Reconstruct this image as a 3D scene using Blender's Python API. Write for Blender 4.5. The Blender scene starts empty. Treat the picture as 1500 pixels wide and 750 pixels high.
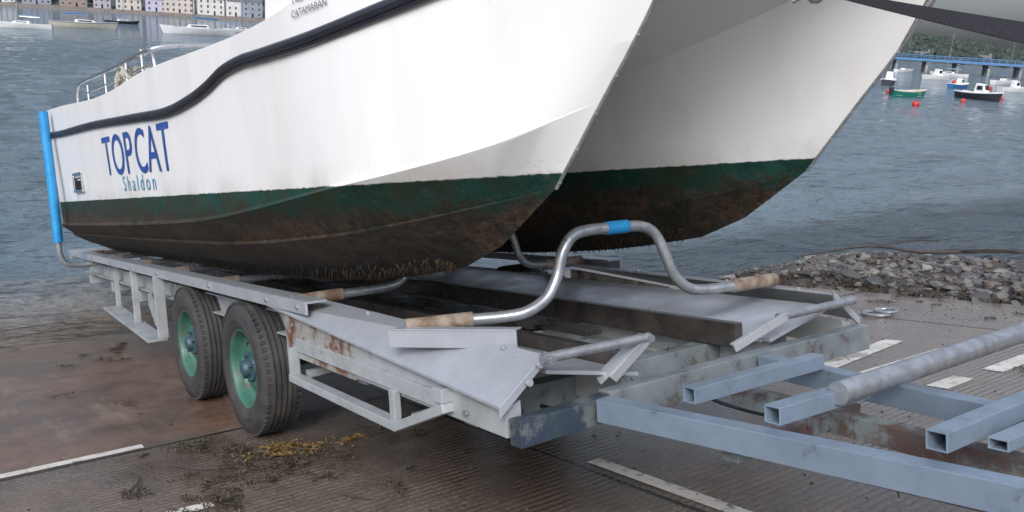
import bpy, bmesh, math, random
from mathutils import Vector, Matrix, noise
random.seed(7)
SC = bpy.context.scene
SC.view_settings.view_transform = 'Standard'
SC.view_settings.look = 'None'
SC.view_settings.exposure = 0
TH = math.radians(11.56)
CT, ST = math.cos(TH), math.sin(TH)
WATER = -1.76
YC = 2.38

# ------------------------------------------------------------------ materials
def nt(m):
    m.use_nodes = True
    return m.node_tree.nodes, m.node_tree.links

def texn(N, L, scale, detail=4, rough=0.6, mapping=None, coord='Object'):
    tc = N.new('ShaderNodeTexCoord')
    t = N.new('ShaderNodeTexNoise')
    t.inputs['Scale'].default_value = scale
    t.inputs['Detail'].default_value = detail
    t.inputs['Roughness'].default_value = rough
    if mapping:
        mp = N.new('ShaderNodeMapping'); mp.inputs['Scale'].default_value = mapping
        L.new(tc.outputs[coord], mp.inputs['Vector']); L.new(mp.outputs[0], t.inputs['Vector'])
    else:
        L.new(tc.outputs[coord], t.inputs['Vector'])
    return t.outputs['Fac']

def mixc(N, L, fac, a, b, mode='MIX'):
    m = N.new('ShaderNodeMix'); m.data_type = 'RGBA'; m.blend_type = mode
    for sock, v in ((m.inputs[0], fac), (m.inputs[6], a), (m.inputs[7], b)):
        if isinstance(v, (int, float)): sock.default_value = v
        elif isinstance(v, tuple): sock.default_value = (*v, 1)
        else: L.new(v, sock)
    return m.outputs[2]

def mathn(N, L, op, a, b=None, clamp=False):
    m = N.new('ShaderNodeMath'); m.operation = op; m.use_clamp = clamp
    for i, v in enumerate((a, b)):
        if v is None: continue
        if isinstance(v, (int, float)): m.inputs[i].default_value = v
        else: L.new(v, m.inputs[i])
    return m.outputs[0]

def mrange(N, L, v, a, b, c=0, d=1):
    m = N.new('ShaderNodeMapRange'); L.new(v, m.inputs[0])
    m.inputs[1].default_value = a; m.inputs[2].default_value = b
    m.inputs[3].default_value = c; m.inputs[4].default_value = d
    return m.outputs[0]

def bumpn(N, L, h, strength, dist=0.01, prev=None):
    b = N.new('ShaderNodeBump'); b.inputs['Strength'].default_value = strength
    b.inputs['Distance'].default_value = dist
    L.new(h, b.inputs['Height'])
    if prev: L.new(prev, b.inputs['Normal'])
    return b.outputs[0]

def mat(name, c1, c2=None, scale=8, rough=0.5, metal=0.0, bump=0.2, lo=.35, hi=.65, c3=None, s3=3, lo3=.58, hi3=.68, bd=0.004, mapping=None, spec=0.5):
    m = bpy.data.materials.new(name); N, L = nt(m)
    B = N['Principled BSDF']
    B.inputs['Roughness'].default_value = rough
    B.inputs['Metallic'].default_value = metal
    B.inputs['Specular IOR Level'].default_value = spec
    c2 = c2 or tuple(x * 0.75 for x in c1)
    f = texn(N, L, scale, mapping=mapping)
    col = mixc(N, L, mrange(N, L, f, lo, hi), c1, c2)
    if c3:
        f3 = texn(N, L, s3, 6, 0.7, mapping=mapping)
        col = mixc(N, L, mrange(N, L, f3, lo3, hi3), col, c3)
    L.new(col, B.inputs['Base Color'])
    L.new(mrange(N, L, f, .3, .7, max(.03, rough - .12), min(1, rough + .12)), B.inputs['Roughness'])
    if bump:
        f2 = texn(N, L, scale * 5, 3)
        L.new(bumpn(N, L, f2, bump, bd), B.inputs['Normal'])
    return m

M = {}
M['alu'] = mat('aluminium_grey_paint', (.43, .455, .48), (.34, .36, .385), 5, .36, .3, .12, c3=(.18, .16, .14), s3=11, lo3=.62, hi3=.80)
M['galv'] = mat('galvanised_tube', (.40, .42, .43), (.26, .27, .28), 22, .34, .6, .1, c3=(.17, .14, .11), s3=9, lo3=.62, hi3=.76)
M['galvblue'] = mat('galvanised_bluegrey', (.23, .29, .36), (.18, .23, .29), 6, .40, .3, .12, c3=(.10, .11, .12), s3=12, lo3=.60, hi3=.75)
M['rustwhite'] = mat('stained_grey_paint', (.38, .405, .41), (.28, .30, .305), 6, .46, .15, .25, c3=(.12, .075, .05), s3=5, lo3=.62, hi3=.74)
M['rustplate'] = mat('rusty_plate', (.33, .33, .31), (.22, .22, .20), 6, .6, 0, .4, c3=(.13, .055, .03), s3=7, lo3=.47, hi3=.58)
M['rustsleeve'] = mat('rusty_sleeve', (.15, .095, .06), (.27, .225, .175), 14, .75, 0, .6, lo=.4, hi=.6)
M['rust'] = mat('rusty_steel', (.11, .055, .045), (.075, .072, .07), 9, .7, 0, .6, c3=(.16, .19, .19), s3=6, lo3=.47, hi3=.57)
M['greenblue'] = mat('old_grey_beam', (.21, .24, .245), (.13, .155, .165), 7, .5, .1, .4, c3=(.085, .055, .045), s3=7, lo3=.55, hi3=.66)
M['bluebeam'] = mat('old_blue_beam', (.030, .042, .07), (.035, .055, .06), 8, .5, .1, .4, c3=(.13, .15, .14), s3=6, lo3=.48, hi3=.58)
M['darkwet'] = mat('wet_dark_timber', (.028, .026, .025), (.06, .052, .045), 8, .3, 0, .4)
M['blackin'] = mat('dark_inside', (.01, .01, .012), None, 5, .7, 0, 0)
M['bluefoam'] = mat('blue_tape', (.01, .20, .46), (.02, .27, .54), 10, .45, 0, .3)
M['tyre'] = mat('tyre_rubber', (.026, .026, .027), (.050, .047, .044), 9, .7, 0, .3, c3=(.10, .088, .075), s3=5, lo3=.55, hi3=.8)
M['rim'] = mat('green_wheel_rim', (.025, .105, .075), (.05, .145, .105), 9, .45, 0, .3, c3=(.11, .075, .05), s3=14, lo3=.54, hi3=.66)
M['hub'] = mat('blue_hub', (.03, .07, .12), (.04, .09, .07), 25, .5, .1, .3, c3=(.12, .06, .04), s3=20)
M['strake'] = mat('rubber_strake', (.010, .012, .02), (.022, .025, .035), 10, .42, 0, .2)
M['strap'] = mat('black_strap', (.012, .012, .018), (.02, .02, .026), 60, .7, 0, .5)
M['navy'] = mat('navy_letter', (.012, .06, .28), (.015, .07, .31), 10, .4, 0, 0)
M['cyan'] = mat('pale_blue_letter', (.05, .27, .42), (.08, .32, .46), 10, .4, 0, 0)
M['greylet'] = mat('grey_letter', (.12, .12, .13), None, 10, .4, 0, 0)
M['steel'] = mat('stainless_rail', (.5, .5, .5), (.4, .4, .4), 20, .22, .9, 0)
M['white'] = mat('white_gelcoat', (.76, .75, .73), (.68, .67, .64), 3, .35, 0, .03)
M['weed'] = mat('seaweed_dark', (.028, .020, .010), (.062, .045, .021), 12, .45, 0, .3)
M['weedy'] = mat('seaweed_yellow', (.22, .13, .035), (.11, .068, .024), 18, .45, 0, .3)
M['wood'] = mat('driftwood', (.07, .055, .045), (.035, .028, .024), 9, .8, 0, .5)
M['glass'] = mat('dark_glass', (.02, .025, .03), None, 3, .08, 0, 0)
M['red'] = mat('red_buoy', (.55, .04, .03), (.4, .03, .02), 6, .4, 0, .05)
M['bridge_c'] = mat('bridge_concrete', (.28, .29, .30), (.20, .21, .22), .6, .8, 0, .2)
M['bridge_b'] = mat('bridge_blue', (.07, .20, .40), (.06, .17, .34), 1, .5, 0, .05)
M['seawall'] = mat('seawall_stone', (.22, .19, .17), (.14, .12, .105), .7, .85, 0, .4)
M['hill'] = mat('hazed_hill_grass', (.060, .080, .070), (.042, .058, .054), .03, .95, 0, .4, bd=1)  # bluish tint paints aerial haze into the grass colour
M['tree'] = mat('hazed_foliage', (.042, .056, .050), (.068, .084, .072), .15, .95, 0, .5, bd=.4, spec=.1)  # distance haze is mixed into this greyed, slightly blue foliage colour
M['rope'] = mat('rope', (.45, .42, .35), (.3, .28, .24), 60, .8, 0, .6)

def hull_mat():
    m = bpy.data.materials.new('hull_paint_and_fouling'); N, L = nt(m); B = N['Principled BSDF']
    tc = N.new('ShaderNodeTexCoord'); sx = N.new('ShaderNodeSeparateXYZ'); L.new(tc.outputs['Object'], sx.inputs[0])
    x, z = sx.outputs['X'], sx.outputs['Z']
    n1 = texn(N, L, 5, 6, .7); n2 = texn(N, L, 24, 6, .75)
    n3 = texn(N, L, 3.2, 6, .7, mapping=(1, 1, .4))
    nl = texn(N, L, 1.4, 4, .6)
    ws = texn(N, L, 2.0, 5, .6, mapping=(1.6, 1.6, .25))
    w = mixc(N, L, mrange(N, L, ws, .46, .76), (.80, .79, .77), (.71, .695, .66))
    w = mixc(N, L, mrange(N, L, n2, .62, .80, 0, .25), w, (.48, .45, .39))
    gr = mathn(N, L, 'MULTIPLY', mrange(N, L, z, 1.31, 1.40, .5, 0), mrange(N, L, n3, .42, .62))
    w = mixc(N, L, gr, w, (.48, .48, .40))
    g = mixc(N, L, mrange(N, L, n1, .38, .62), (.003, .030, .024), (.009, .062, .045))
    g = mixc(N, L, mrange(N, L, n2, .52, .64), g, (.034, .042, .022))
    g = mixc(N, L, mrange(N, L, texn(N, L, 9, 6, .75), .56, .66, 0, .75), g, (.045, .075, .052))
    alg = mathn(N, L, 'ADD', n3, mrange(N, L, x, -9.0, -3.5, .14, -.01))
    g = mixc(N, L, mrange(N, L, alg, .48, .60, 0, .9), g, (.022, .030, .015))
    g = mixc(N, L, mrange(N, L, mathn(N, L, 'ADD', n1, mrange(N, L, z, 1.08, 1.29, .14, -.07)), .51, .60, 0, .92), g, (.030, .021, .013))
    b = mixc(N, L, mrange(N, L, n2, .38, .60), (.020, .014, .009), (.082, .054, .031))
    b = mixc(N, L, mrange(N, L, n1, .50, .62), b, (.016, .021, .011))
    b = mixc(N, L, mrange(N, L, n3, .52, .64, 0, .7), b, (.095, .072, .047))
    k = mixc(N, L, mrange(N, L, n2, .4, .7), (.007, .006, .005), (.028, .021, .014))
    zz = mathn(N, L, 'ADD', z, mathn(N, L, 'MULTIPLY', mathn(N, L, 'SUBTRACT', n3, .5), .40))
    zz = mathn(N, L, 'ADD', zz, mathn(N, L, 'MULTIPLY', mathn(N, L, 'SUBTRACT', n2, .5), .14))
    zk = mathn(N, L, 'ADD', z, mathn(N, L, 'MULTIPLY', mathn(N, L, 'SUBTRACT', nl, .5), .35))
    low = mixc(N, L, mrange(N, L, zk, .90, 1.05), k, b)
    mid = mixc(N, L, mrange(N, L, zz, 1.155, 1.205), low, g)
    zw = mathn(N, L, 'ADD', z, mathn(N, L, 'MULTIPLY', mathn(N, L, 'SUBTRACT', n2, .5), .018))
    fw = mrange(N, L, zw, 1.298, 1.303)
    col = mixc(N, L, fw, mid, w)
    L.new(col, B.inputs['Base Color'])
    L.new(mrange(N, L, fw, 0, 1, .55, .30), B.inputs['Roughness'])
    L.new(mrange(N, L, fw, 0, 1, .28, .5), B.inputs['Specular IOR Level'])
    bs = N.new('ShaderNodeBump'); bs.inputs['Distance'].default_value = .035
    L.new(n2, bs.inputs['Height']); L.new(mrange(N, L, zz, 1.13, 1.30, 1.0, .0), bs.inputs['Strength'])
    big = texn(N, L, 1.3, 2, .4)
    L.new(bumpn(N, L, big, .12, .05, bs.outputs[0]), B.inputs['Normal'])
    return m
M['hull'] = hull_mat()

def slip_mat():
    m = bpy.data.materials.new('slipway_concrete'); N, L = nt(m); B = N['Principled BSDF']
    tc = N.new('ShaderNodeTexCoord'); sx = N.new('ShaderNodeSeparateXYZ'); L.new(tc.outputs['Object'], sx.inputs[0])
    x, y = sx.outputs['X'], sx.outputs['Y']
    nb = texn(N, L, .8, 6, .65); nm = texn(N, L, 4, 6, .7); nf = texn(N, L, 55, 5, .75); ns = texn(N, L, 2.2, 6, .7, mapping=(.35, 1.6, 1))
    dry = mixc(N, L, mrange(N, L, nm, .35, .65), (.160, .122, .094), (.085, .063, .049))
    dry = mixc(N, L, mrange(N, L, nf, .48, .75), dry, (.28, .23, .185))
    wet = mixc(N, L, mrange(N, L, nm, .35, .65), (.215, .130, .088), (.130, .078, .053))
    wet = mixc(N, L, mrange(N, L, ns, .52, .66), wet, (.25, .185, .135))
    wet = mixc(N, L, mrange(N, L, nf, .5, .72, 0, .6), wet, (.080, .048, .034))
    xe = mathn(N, L, 'ADD', x, mathn(N, L, 'MULTIPLY', mathn(N, L, 'SUBTRACT', nb, .5), .5))
    fwet = mrange(N, L, xe, -4.85, -4.65, 1, 0)
    yfac = mrange(N, L, y, 2.6, 4.5, 1, .25)
    col = mixc(N, L, mathn(N, L, 'MULTIPLY', fwet, yfac), dry, wet)
    col = mixc(N, L, mathn(N, L, 'MULTIPLY', mrange(N, L, nb, .47, .60), mrange(N, L, y, 2.5, 4, .6, .25)), col, (.050, .036, .027))
    col = mixc(N, L, mrange(N, L, y, 3.0, 5, 0, .45), col, (.26, .225, .19))
    col = mixc(N, L, mathn(N, L, 'MULTIPLY', mrange(N, L, nf, .55, .7), mrange(N, L, y, 3, 4, 0, .7)), col, (.10, .085, .07))
    col = mixc(N, L, mrange(N, L, xe, -7.0, -8.6, 0, .7), col, (.11, .083, .056))
    def seam(v, p, w):
        d = mathn(N, L, 'ABSOLUTE', mathn(N, L, 'SUBTRACT', v, p))
        d = mathn(N, L, 'ADD', d, mathn(N, L, 'MULTIPLY', mathn(N, L, 'SUBTRACT', nf, .5), .03))
        return mrange(N, L, d, w, w * 1.6, 1, 0)
    s = seam(x, -4.66, .012)
    for vv, p in ((y, 2.34), (y, -1.8), (x, .4), (y, 6.3), (x, -9.7)):
        s = mathn(N, L, 'MAXIMUM', s, seam(vv, p, .010))
    col = mixc(N, L, s, col, (.018, .015, .012))
    L.new(col, B.inputs['Base Color'])
    rr = mrange(N, L, nb, .38, .56, .45, .12)
    r2 = mixc(N, L, mathn(N, L, 'MULTIPLY', fwet, yfac), rr, mrange(N, L, nm, .4, .62, .24, .06))
    L.new(r2, B.inputs['Roughness'])
    wv = N.new('ShaderNodeTexWave'); wv.wave_type = 'BANDS'; wv.bands_direction = 'X'
    wv.inputs['Scale'].default_value = 7.5; wv.inputs['Distortion'].default_value = 1.2; wv.inputs['Detail'].default_value = 3
    L.new(tc.outputs['Object'], wv.inputs['Vector'])
    b1 = N.new('ShaderNodeBump'); b1.inputs['Distance'].default_value = .007
    L.new(wv.outputs['Fac'], b1.inputs['Height'])
    L.new(mathn(N, L, 'MULTIPLY', mrange(N, L, x, -5.0, -4.4, .08, .5), mrange(N, L, nm, .4, .6, 1, .25)), b1.inputs['Strength'])
    bf = N.new('ShaderNodeBump'); bf.inputs['Distance'].default_value = .008
    L.new(nf, bf.inputs['Height']); L.new(mrange(N, L, nb, .4, .6, .6, .2), bf.inputs['Strength']); L.new(b1.outputs[0], bf.inputs['Normal'])
    b3 = bumpn(N, L, nm, .3, .03, bf.outputs[0])
    b4 = bumpn(N, L, s, .8, -.015, b3)
    L.new(b4, B.inputs['Normal'])
    return m
M['slip'] = slip_mat()

def line_mat():
    m = bpy.data.materials.new('worn_road_paint'); N, L = nt(m); B = N['Principled BSDF']
    a = texn(N, L, 14, 6, .75); b = texn(N, L, 3, 5, .6); c = texn(N, L, 90, 3, .6)
    col = mixc(N, L, mrange(N, L, b, .35, .7), (.66, .63, .57), (.47, .44, .38))
    col = mixc(N, L, mrange(N, L, a, .54, .64), col, (.17, .145, .12))
    L.new(col, B.inputs['Base Color']); B.inputs['Roughness'].default_value = .6
    L.new(bumpn(N, L, c, .4, .005), B.inputs['Normal'])
    return m
M['line'] = line_mat()

def water_mat():
    m = bpy.data.materials.new('estuary_water'); N, L = nt(m); B = N['Principled BSDF']
    tc = N.new('ShaderNodeTexCoord'); sx = N.new('ShaderNodeSeparateXYZ'); L.new(tc.outputs['Object'], sx.inputs[0])
    nb = texn(N, L, .03, 4, .6, mapping=(1, .5, 1))
    deep = mixc(N, L, mrange(N, L, nb, .35, .65), (.080, .120, .145), (.105, .145, .17))
    dx = mathn(N, L, 'ADD', sx.outputs['X'], mathn(N, L, 'MULTIPLY', mathn(N, L, 'SUBTRACT', texn(N, L, .8, 3), .5), 1.2))
    tint = mathn(N, L, 'MULTIPLY', mrange(N, L, dx, -11.5, -8.8), mrange(N, L, sx.outputs['Y'], 3, 6, 1, .15))
    col = mixc(N, L, tint, deep, (.20, .165, .13))
    L.new(col, B.inputs['Base Color'])
    B.inputs['Roughness'].default_value = .06
    B.inputs['IOR'].default_value = 1.33
    L.new(mrange(N, L, dx, -9.8, -8.7, 1, .6), B.inputs['Alpha'])
    n1 = texn(N, L, 6.0, 4, .6, mapping=(1, .5, 1)); n2 = texn(N, L, 1.5, 4, .62, mapping=(1, .42, 1)); n3 = texn(N, L, .25, 4, .6, mapping=(1, .4, 1))
    b = bumpn(N, L, n1, 1.0, .12); b = bumpn(N, L, n2, 1.0, .45, b); b = bumpn(N, L, n3, .8, 1.6, b)
    L.new(b, B.inputs['Normal'])
    return m
M['water'] = water_mat()

def rock_mat():
    m = bpy.data.materials.new('beach_stone'); N, L = nt(m); B = N['Principled BSDF']
    at = N.new('ShaderNodeAttribute'); at.attribute_name = 'Col'
    n = texn(N, L, 25, 4, .7)
    col = mixc(N, L, mrange(N, L, n, .3, .7, .0, .5), at.outputs['Color'], (.07, .062, .052))
    L.new(col, B.inputs['Base Color']); B.inputs['Roughness'].default_value = .6
    L.new(bumpn(N, L, n, .5, .01), B.inputs['Normal'])
    return m
M['rock'] = rock_mat()
M['beach'] = mat('beach_gravel', (.12, .10, .085), (.055, .047, .04), 14, .75, 0, .9, c3=(.035, .026, .015), s3=1.5, lo3=.5, hi3=.6, bd=.03)

# ------------------------------------------------------------------ mesh helpers
def empty(name, rot=True, loc=(0, 0, 0), rz=0):
    e = bpy.data.objects.new(name, None); SC.collection.objects.link(e)
    e.location = loc
    e.rotation_euler = (0, -TH, 0) if rot else (0, 0, rz)
    e.empty_display_size = .2
    return e

class MB:
    def __init__(s): s.v = []; s.f = []
    def add(s, vs, fs):
        o = len(s.v); s.v += [tuple(v) for v in vs]; s.f += [tuple(i + o for i in f) for f in fs]
    def box(s, a, b):
        x0, y0, z0 = a; x1, y1, z1 = b
        s.add([(x0,y0,z0),(x1,y0,z0),(x1,y1,z0),(x0,y1,z0),(x0,y0,z1),(x1,y0,z1),(x1,y1,z1),(x0,y1,z1)],
              [(0,3,2,1),(4,5,6,7),(0,1,5,4),(1,2,6,5),(2,3,7,6),(3,0,4,7)])
    def hexa(s, p):
        s.add(p, [(0,3,2,1),(4,5,6,7),(0,1,5,4),(1,2,6,5),(2,3,7,6),(3,0,4,7)])
    def beam(s, p0, p1, w, h, up=(0,0,1)):
        p0, p1 = Vector(p0), Vector(p1); d = (p1-p0).normalized(); u = Vector(up)
        r = d.cross(u).normalized(); u = r.cross(d).normalized()
        a = r*w/2; b = u*h/2
        s.hexa([p0-a-b, p1-a-b, p1+a-b, p0+a-b, p0-a+b, p1-a+b, p1+a+b, p0+a+b])
    def hollow(s, p0, p1, w, h, t=.005):
        p0, p1 = Vector(p0), Vector(p1); d = (p1-p0).normalized(); u = Vector((0,0,1))
        r = d.cross(u).normalized(); u = r.cross(d).normalized()
        def ring(p, w, h): a=r*w/2; b=u*h/2; return [p-a-b, p+a-b, p+a+b, p-a+b]
        vs = ring(p0,w,h)+ring(p1,w,h)+ring(p0,w-2*t,h-2*t)+ring(p1,w-2*t,h-2*t)
        fs = []
        for i in range(4):
            j = (i+1)%4
            fs += [(i,j,4+j,4+i),(8+i,12+i,12+j,8+j),(i,8+i,8+j,j),(4+i,4+j,12+j,12+i)]
        s.add(vs, fs)
    def channel(s, p0, p1, w, h, t=.008, side=1):
        p0, p1 = Vector(p0), Vector(p1); d=(p1-p0).normalized(); r=d.cross(Vector((0,0,1))).normalized()
        u=r.cross(d).normalized()
        s.beam(p0, p1, t, h)
        o = r*side*(w/2+t/2+.001)
        for k in (1,-1):
            q = o+u*k*(h/2-t/2)
            s.beam(p0+q, p1+q, w, t)
    def bolt(s, p, ax, r=.012, h=.01):
        p = Vector(p); s.tube([p, p+Vector(ax)*h], r, 6)
    def tube(s, pts, r, n=12, cap=True, dense=0):
        pts = [Vector(p) for p in pts]
        if dense:
            q = []
            P = [pts[0]*2-pts[1]] + pts + [pts[-1]*2-pts[-2]]
            for i in range(1, len(P)-2):
                for k in range(dense):
                    t = k/dense
                    a,b,c,d = P[i-1],P[i],P[i+1],P[i+2]
                    q.append(.5*((2*b)+(c-a)*t+(2*a-5*b+4*c-d)*t*t+(3*b-a-3*c+d)*t**3))
            q.append(pts[-1]); pts = q
        rs = r if isinstance(r, list) else [r]*len(pts)
        vs = []; fs = []; prev = None
        for i, p in enumerate(pts):
            d = (pts[min(i+1,len(pts)-1)]-pts[max(i-1,0)]).normalized()
            if prev is None:
                a = d.orthogonal().normalized()
            else:
                a = (prev - d*prev.dot(d)).normalized()
            prev = a; b = d.cross(a)
            for k in range(n):
                an = 2*math.pi*k/n
                vs.append(p+(a*math.cos(an)+b*math.sin(an))*rs[min(i, len(rs)-1)])
        for i in range(len(pts)-1):
            for k in range(n):
                k2 = (k+1)%n
                fs.append((i*n+k, i*n+k2, (i+1)*n+k2, (i+1)*n+k))
        if cap:
            fs.append(tuple(range(n))[::-1]); fs.append(tuple(range((len(pts)-1)*n, len(pts)*n)))
        s.add(vs, fs)
    def latheY(s, c, prof, n=48):
        cx, cy, cz = c; vs=[]; fs=[]
        for (r, y) in prof:
            for k in range(n):
                a = 2*math.pi*k/n
                vs.append((cx+r*math.cos(a), cy+y, cz+r*math.sin(a)))
        for i in range(len(prof)-1):
            for k in range(n):
                k2=(k+1)%n
                fs.append((i*n+k,(i+1)*n+k,(i+1)*n+k2,i*n+k2))
        s.add(vs, fs)
    def sphere(s, c, r, sc=(1,1,1), nu=10, nv=7, jit=0):
        vs=[]; fs=[]
        for j in range(nv+1):
            t = math.pi*j/nv
            for i in range(nu):
                p = 2*math.pi*i/nu; k = 1+random.uniform(-jit,jit)
                vs.append((c[0]+r*sc[0]*k*math.sin(t)*math.cos(p), c[1]+r*sc[1]*k*math.sin(t)*math.sin(p), c[2]+r*sc[2]*k*math.cos(t)))
        for j in range(nv):
            for i in range(nu):
                i2=(i+1)%nu
                fs.append((j*nu+i,(j+1)*nu+i,(j+1)*nu+i2,j*nu+i2))
        s.add(vs, fs)
    def make(s, name, m, parent=None, smooth=False, bevel=0, ang=35, merge=False):
        me = bpy.data.meshes.new(name); me.from_pydata(s.v, [], s.f); me.update()
        bm = bmesh.new(); bm.from_mesh(me)
        if merge: bmesh.ops.remove_doubles(bm, verts=bm.verts, dist=1e-4)
        bmesh.ops.recalc_face_normals(bm, faces=bm.faces)
        if smooth:
            for f in bm.faces: f.smooth = True
            for e in bm.edges:
                if len(e.link_faces) == 2 and e.calc_face_angle(0) > math.radians(ang): e.smooth = False
        bm.to_mesh(me); bm.free()
        me.materials.append(m)
        o = bpy.data.objects.new(name, me); SC.collection.objects.link(o)
        if parent: o.parent = parent
        if bevel:
            b = o.modifiers.new('bevel', 'BEVEL'); b.width = bevel; b.segments = 2; b.limit_method = 'ANGLE'
        return o

def pchip(pts, x):
    X = [p[0] for p in pts]; n = len(pts)
    if x <= X[0]: return list(pts[0][1:])
    if x >= X[-1]: return list(pts[-1][1:])
    i = 0
    while x > X[i+1]: i += 1
    out = []
    for c in range(1, len(pts[0])):
        Y = [p[c] for p in pts]
        d = [(Y[j+1]-Y[j])/(X[j+1]-X[j]) for j in range(n-1)]
        def sl(j):
            if j == 0: return d[0]
            if j == n-1: return d[-1]
            if d[j-1]*d[j] <= 0: return 0
            return 2*d[j-1]*d[j]/(d[j-1]+d[j])
        h = X[i+1]-X[i]; t = (x-X[i])/h; m0, m1 = sl(i)*h, sl(i+1)*h
        out.append((2*t**3-3*t**2+1)*Y[i]+(t**3-2*t**2+t)*m0+(-2*t**3+3*t**2)*Y[i+1]+(t**3-t**2)*m1)
    return out

# ------------------------------------------------------------------ CATAMARAN
boat = empty('catamaran_boat')
XS = -9.3
LN = {
 'I4': [(XS,YC,1.68),(-4,YC,1.74),(-3,YC,1.79),(-2.2,YC,1.92),(-1.5,YC,2.08)],
 'I3b':[(XS,2.20,1.66),(-4,2.20,1.71),(-3,2.20,1.76),(-2.2,2.16,1.89),(-1.46,2.05,2.08)],
 'I3': [(XS,2.10,1.58),(-4,2.10,1.63),(-3,2.09,1.70),(-2.2,2.02,1.84),(-1.42,1.80,2.08)],
 'I2': [(XS,2.05,1.45),(-4,2.05,1.48),(-3,2.03,1.52),(-2.3,1.93,1.58),(-1.76,1.72,1.66)],
 'I1': [(XS,2.0,1.07),(-4.6,2.0,1.12),(-3,1.97,1.22),(-2.35,1.86,1.36),(-1.91,1.72,1.505)],
 'ID': [(XS,1.96,.98),(-4.6,1.96,1.03),(-3,1.92,1.10),(-2.5,1.83,1.17),(-2.15,1.72,1.25)],
 'J':  [(XS,1.90,.90),(-5,1.90,.91),(-3.6,1.86,.95),(-2.9,1.79,1.01),(-2.47,1.72,1.055)],
 'K':  [(XS,1.72,.80),(-6,1.72,.80),(-4.3,1.72,.83),(-3.5,1.72,.87),(-3.16,1.72,.903),(-2.73,1.72,.962)],
 'L1': [(XS,1.50,.90),(-5,1.50,.91),(-3.6,1.56,.95),(-2.9,1.64,1.01),(-2.47,1.72,1.055)],
 'D':  [(XS,1.38,.98),(-4.6,1.37,1.03),(-3.2,1.40,1.10),(-2.6,1.52,1.17),(-2.15,1.72,1.25)],
 'C':  [(XS,1.30,1.08),(-7.8,1.29,1.095),(-4.64,1.27,1.156),(-2.95,1.31,1.29),(-2.2,1.49,1.39),(-1.91,1.72,1.505)],
 'T1': [(XS,1.28,1.50),(-4.6,1.25,1.50),(-3.0,1.27,1.55),(-2.25,1.44,1.60),(-1.76,1.72,1.66)],
 'T2': [(XS,1.26,1.78),(-4.6,1.24,1.76),(-3.0,1.265,1.80),(-2.2,1.42,1.86),(-1.57,1.72,1.88)],
 'G':  [(XS,1.24,2.17),(-8.6,1.24,2.14),(-6.2,1.24,2.02),(-5.5,1.24,2.03),(-3.4,1.24,1.96),(-2.6,1.31,2.04),(-1.9,1.50,2.12),(-1.3,1.72,2.2)],
 'GD': [(XS,1.31,2.17),(-8.6,1.31,2.14),(-6.2,1.31,2.02),(-5.5,1.31,2.03),(-3.4,1.31,1.97),(-2.6,1.38,2.05),(-1.9,1.57,2.13),(-1.35,1.78,2.21)],
 'DC': [(XS,YC,2.19),(-8.6,YC,2.16),(-6.2,YC,2.06),(-5.5,YC,2.06),(-3.4,YC,2.0),(-1.4,YC,2.22)],
}
def lp(key, s):
    p = LN[key]; x = p[0][0] + s*(p[-1][0]-p[0][0]); y, z = pchip(p, x); return [x, y, z]
NS = 72
SS = [1-(1-i/NS)**1.7 for i in range(NS+1)]
cols = []
def col(key, dy=0, dz=0):
    c = []
    for s in SS:
        k = 1 - s**8
        x, y, z = lp(key, s); c.append((x, y+dy*k, z+dz*k))
    cols.append(c)
for k in ('I4','I3b','I3','I2','I1','ID','J','K','L1'): col(k)
col('D', 0.0, -.008); col('D', -.008, -.002); col('D', -.002, .014)
col('C', -.004, -.02); col('C', -.024, 0); col('C', 0, .020)
for k in ('T1','T2','G','GD','DC'): col(k)
hb = MB(); nc = len(cols)
vs = [cols[j][i] for i in range(NS+1) for j in range(nc)]
fs = [(i*nc+j, i*nc+j+1, (i+1)*nc+j+1, (i+1)*nc+j) for i in range(NS) for j in range(nc-1)]
fs.append(tuple(range(nc)))
fe = NS*nc
fs.append((fe+0, fe+1, fe+2, fe+nc-3, fe+nc-2, fe+nc-1))
hb.add(vs, fs)
hb.add([(x, 2*YC-y, z) for x, y, z in vs], [tuple(reversed(f)) for f in fs])
hull = hb.make('hull', M['hull'], boat, smooth=True, ang=14, merge=True)

def side_y(x, z):
    pts = []
    for k in ('C','T1','T2','G'):
        y, zz = pchip(LN[k], x); pts.append((zz, y))
    pts.sort()
    if z <= pts[0][0]: return pts[0][1]
    for a, b in zip(pts, pts[1:]):
        if z <= b[0]: return a[1]+(b[1]-a[1])*(z-a[0])/(b[0]-a[0])
    return pts[-1][1]

sp = [(-9.34,1.95),(-9.0,1.93),(-8.3,1.90),(-7.0,1.858),(-5.6,1.79),(-4.86,1.755),(-4.39,1.77),(-4.1,1.80),(-3.85,1.84),(-3.6,1.85),(-3.42,1.844),(-2.91,1.835),(-2.5,1.86),(-2.1,1.90),(-1.75,1.93),(-1.5,1.95)]
for mir in (0, 1):
    b = MB(); pts = []
    for x, z in sp:
        y = side_y(min(x, -1.6), z) - .010
        if x > -1.6: y = 1.70
        pts.append((x, 2*YC-y if mir else y, z))
    b.tube(pts, .022, 10, dense=6)
    b.tube([(p[0], p[1], p[2]-.025) for p in pts], .009, 8, dense=6)
    b.make('rubbing_strake', M['strake'], boat, smooth=True)

for mir in (0, 1):
    b = MB(); prof = [(-2.15,1.25),(-1.91,1.505),(-1.76,1.66),(-1.57,1.88),(-1.35,2.15)]
    pts = [(x+.004, (2*YC-1.72) if mir else 1.72, z) for x, z in prof]
    b.tube(pts, .006, 8, dense=4)
    for k in range(9):
        t = k/8; x, = [pchip([(z, x) for x, z in prof], 1.27+t*.8)[0]]
        b.sphere((x+.006, pts[0][1], 1.27+t*.8), .007, nu=8, nv=5)
    b.make('stem_band', M['galv'], boat, smooth=True)

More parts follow.
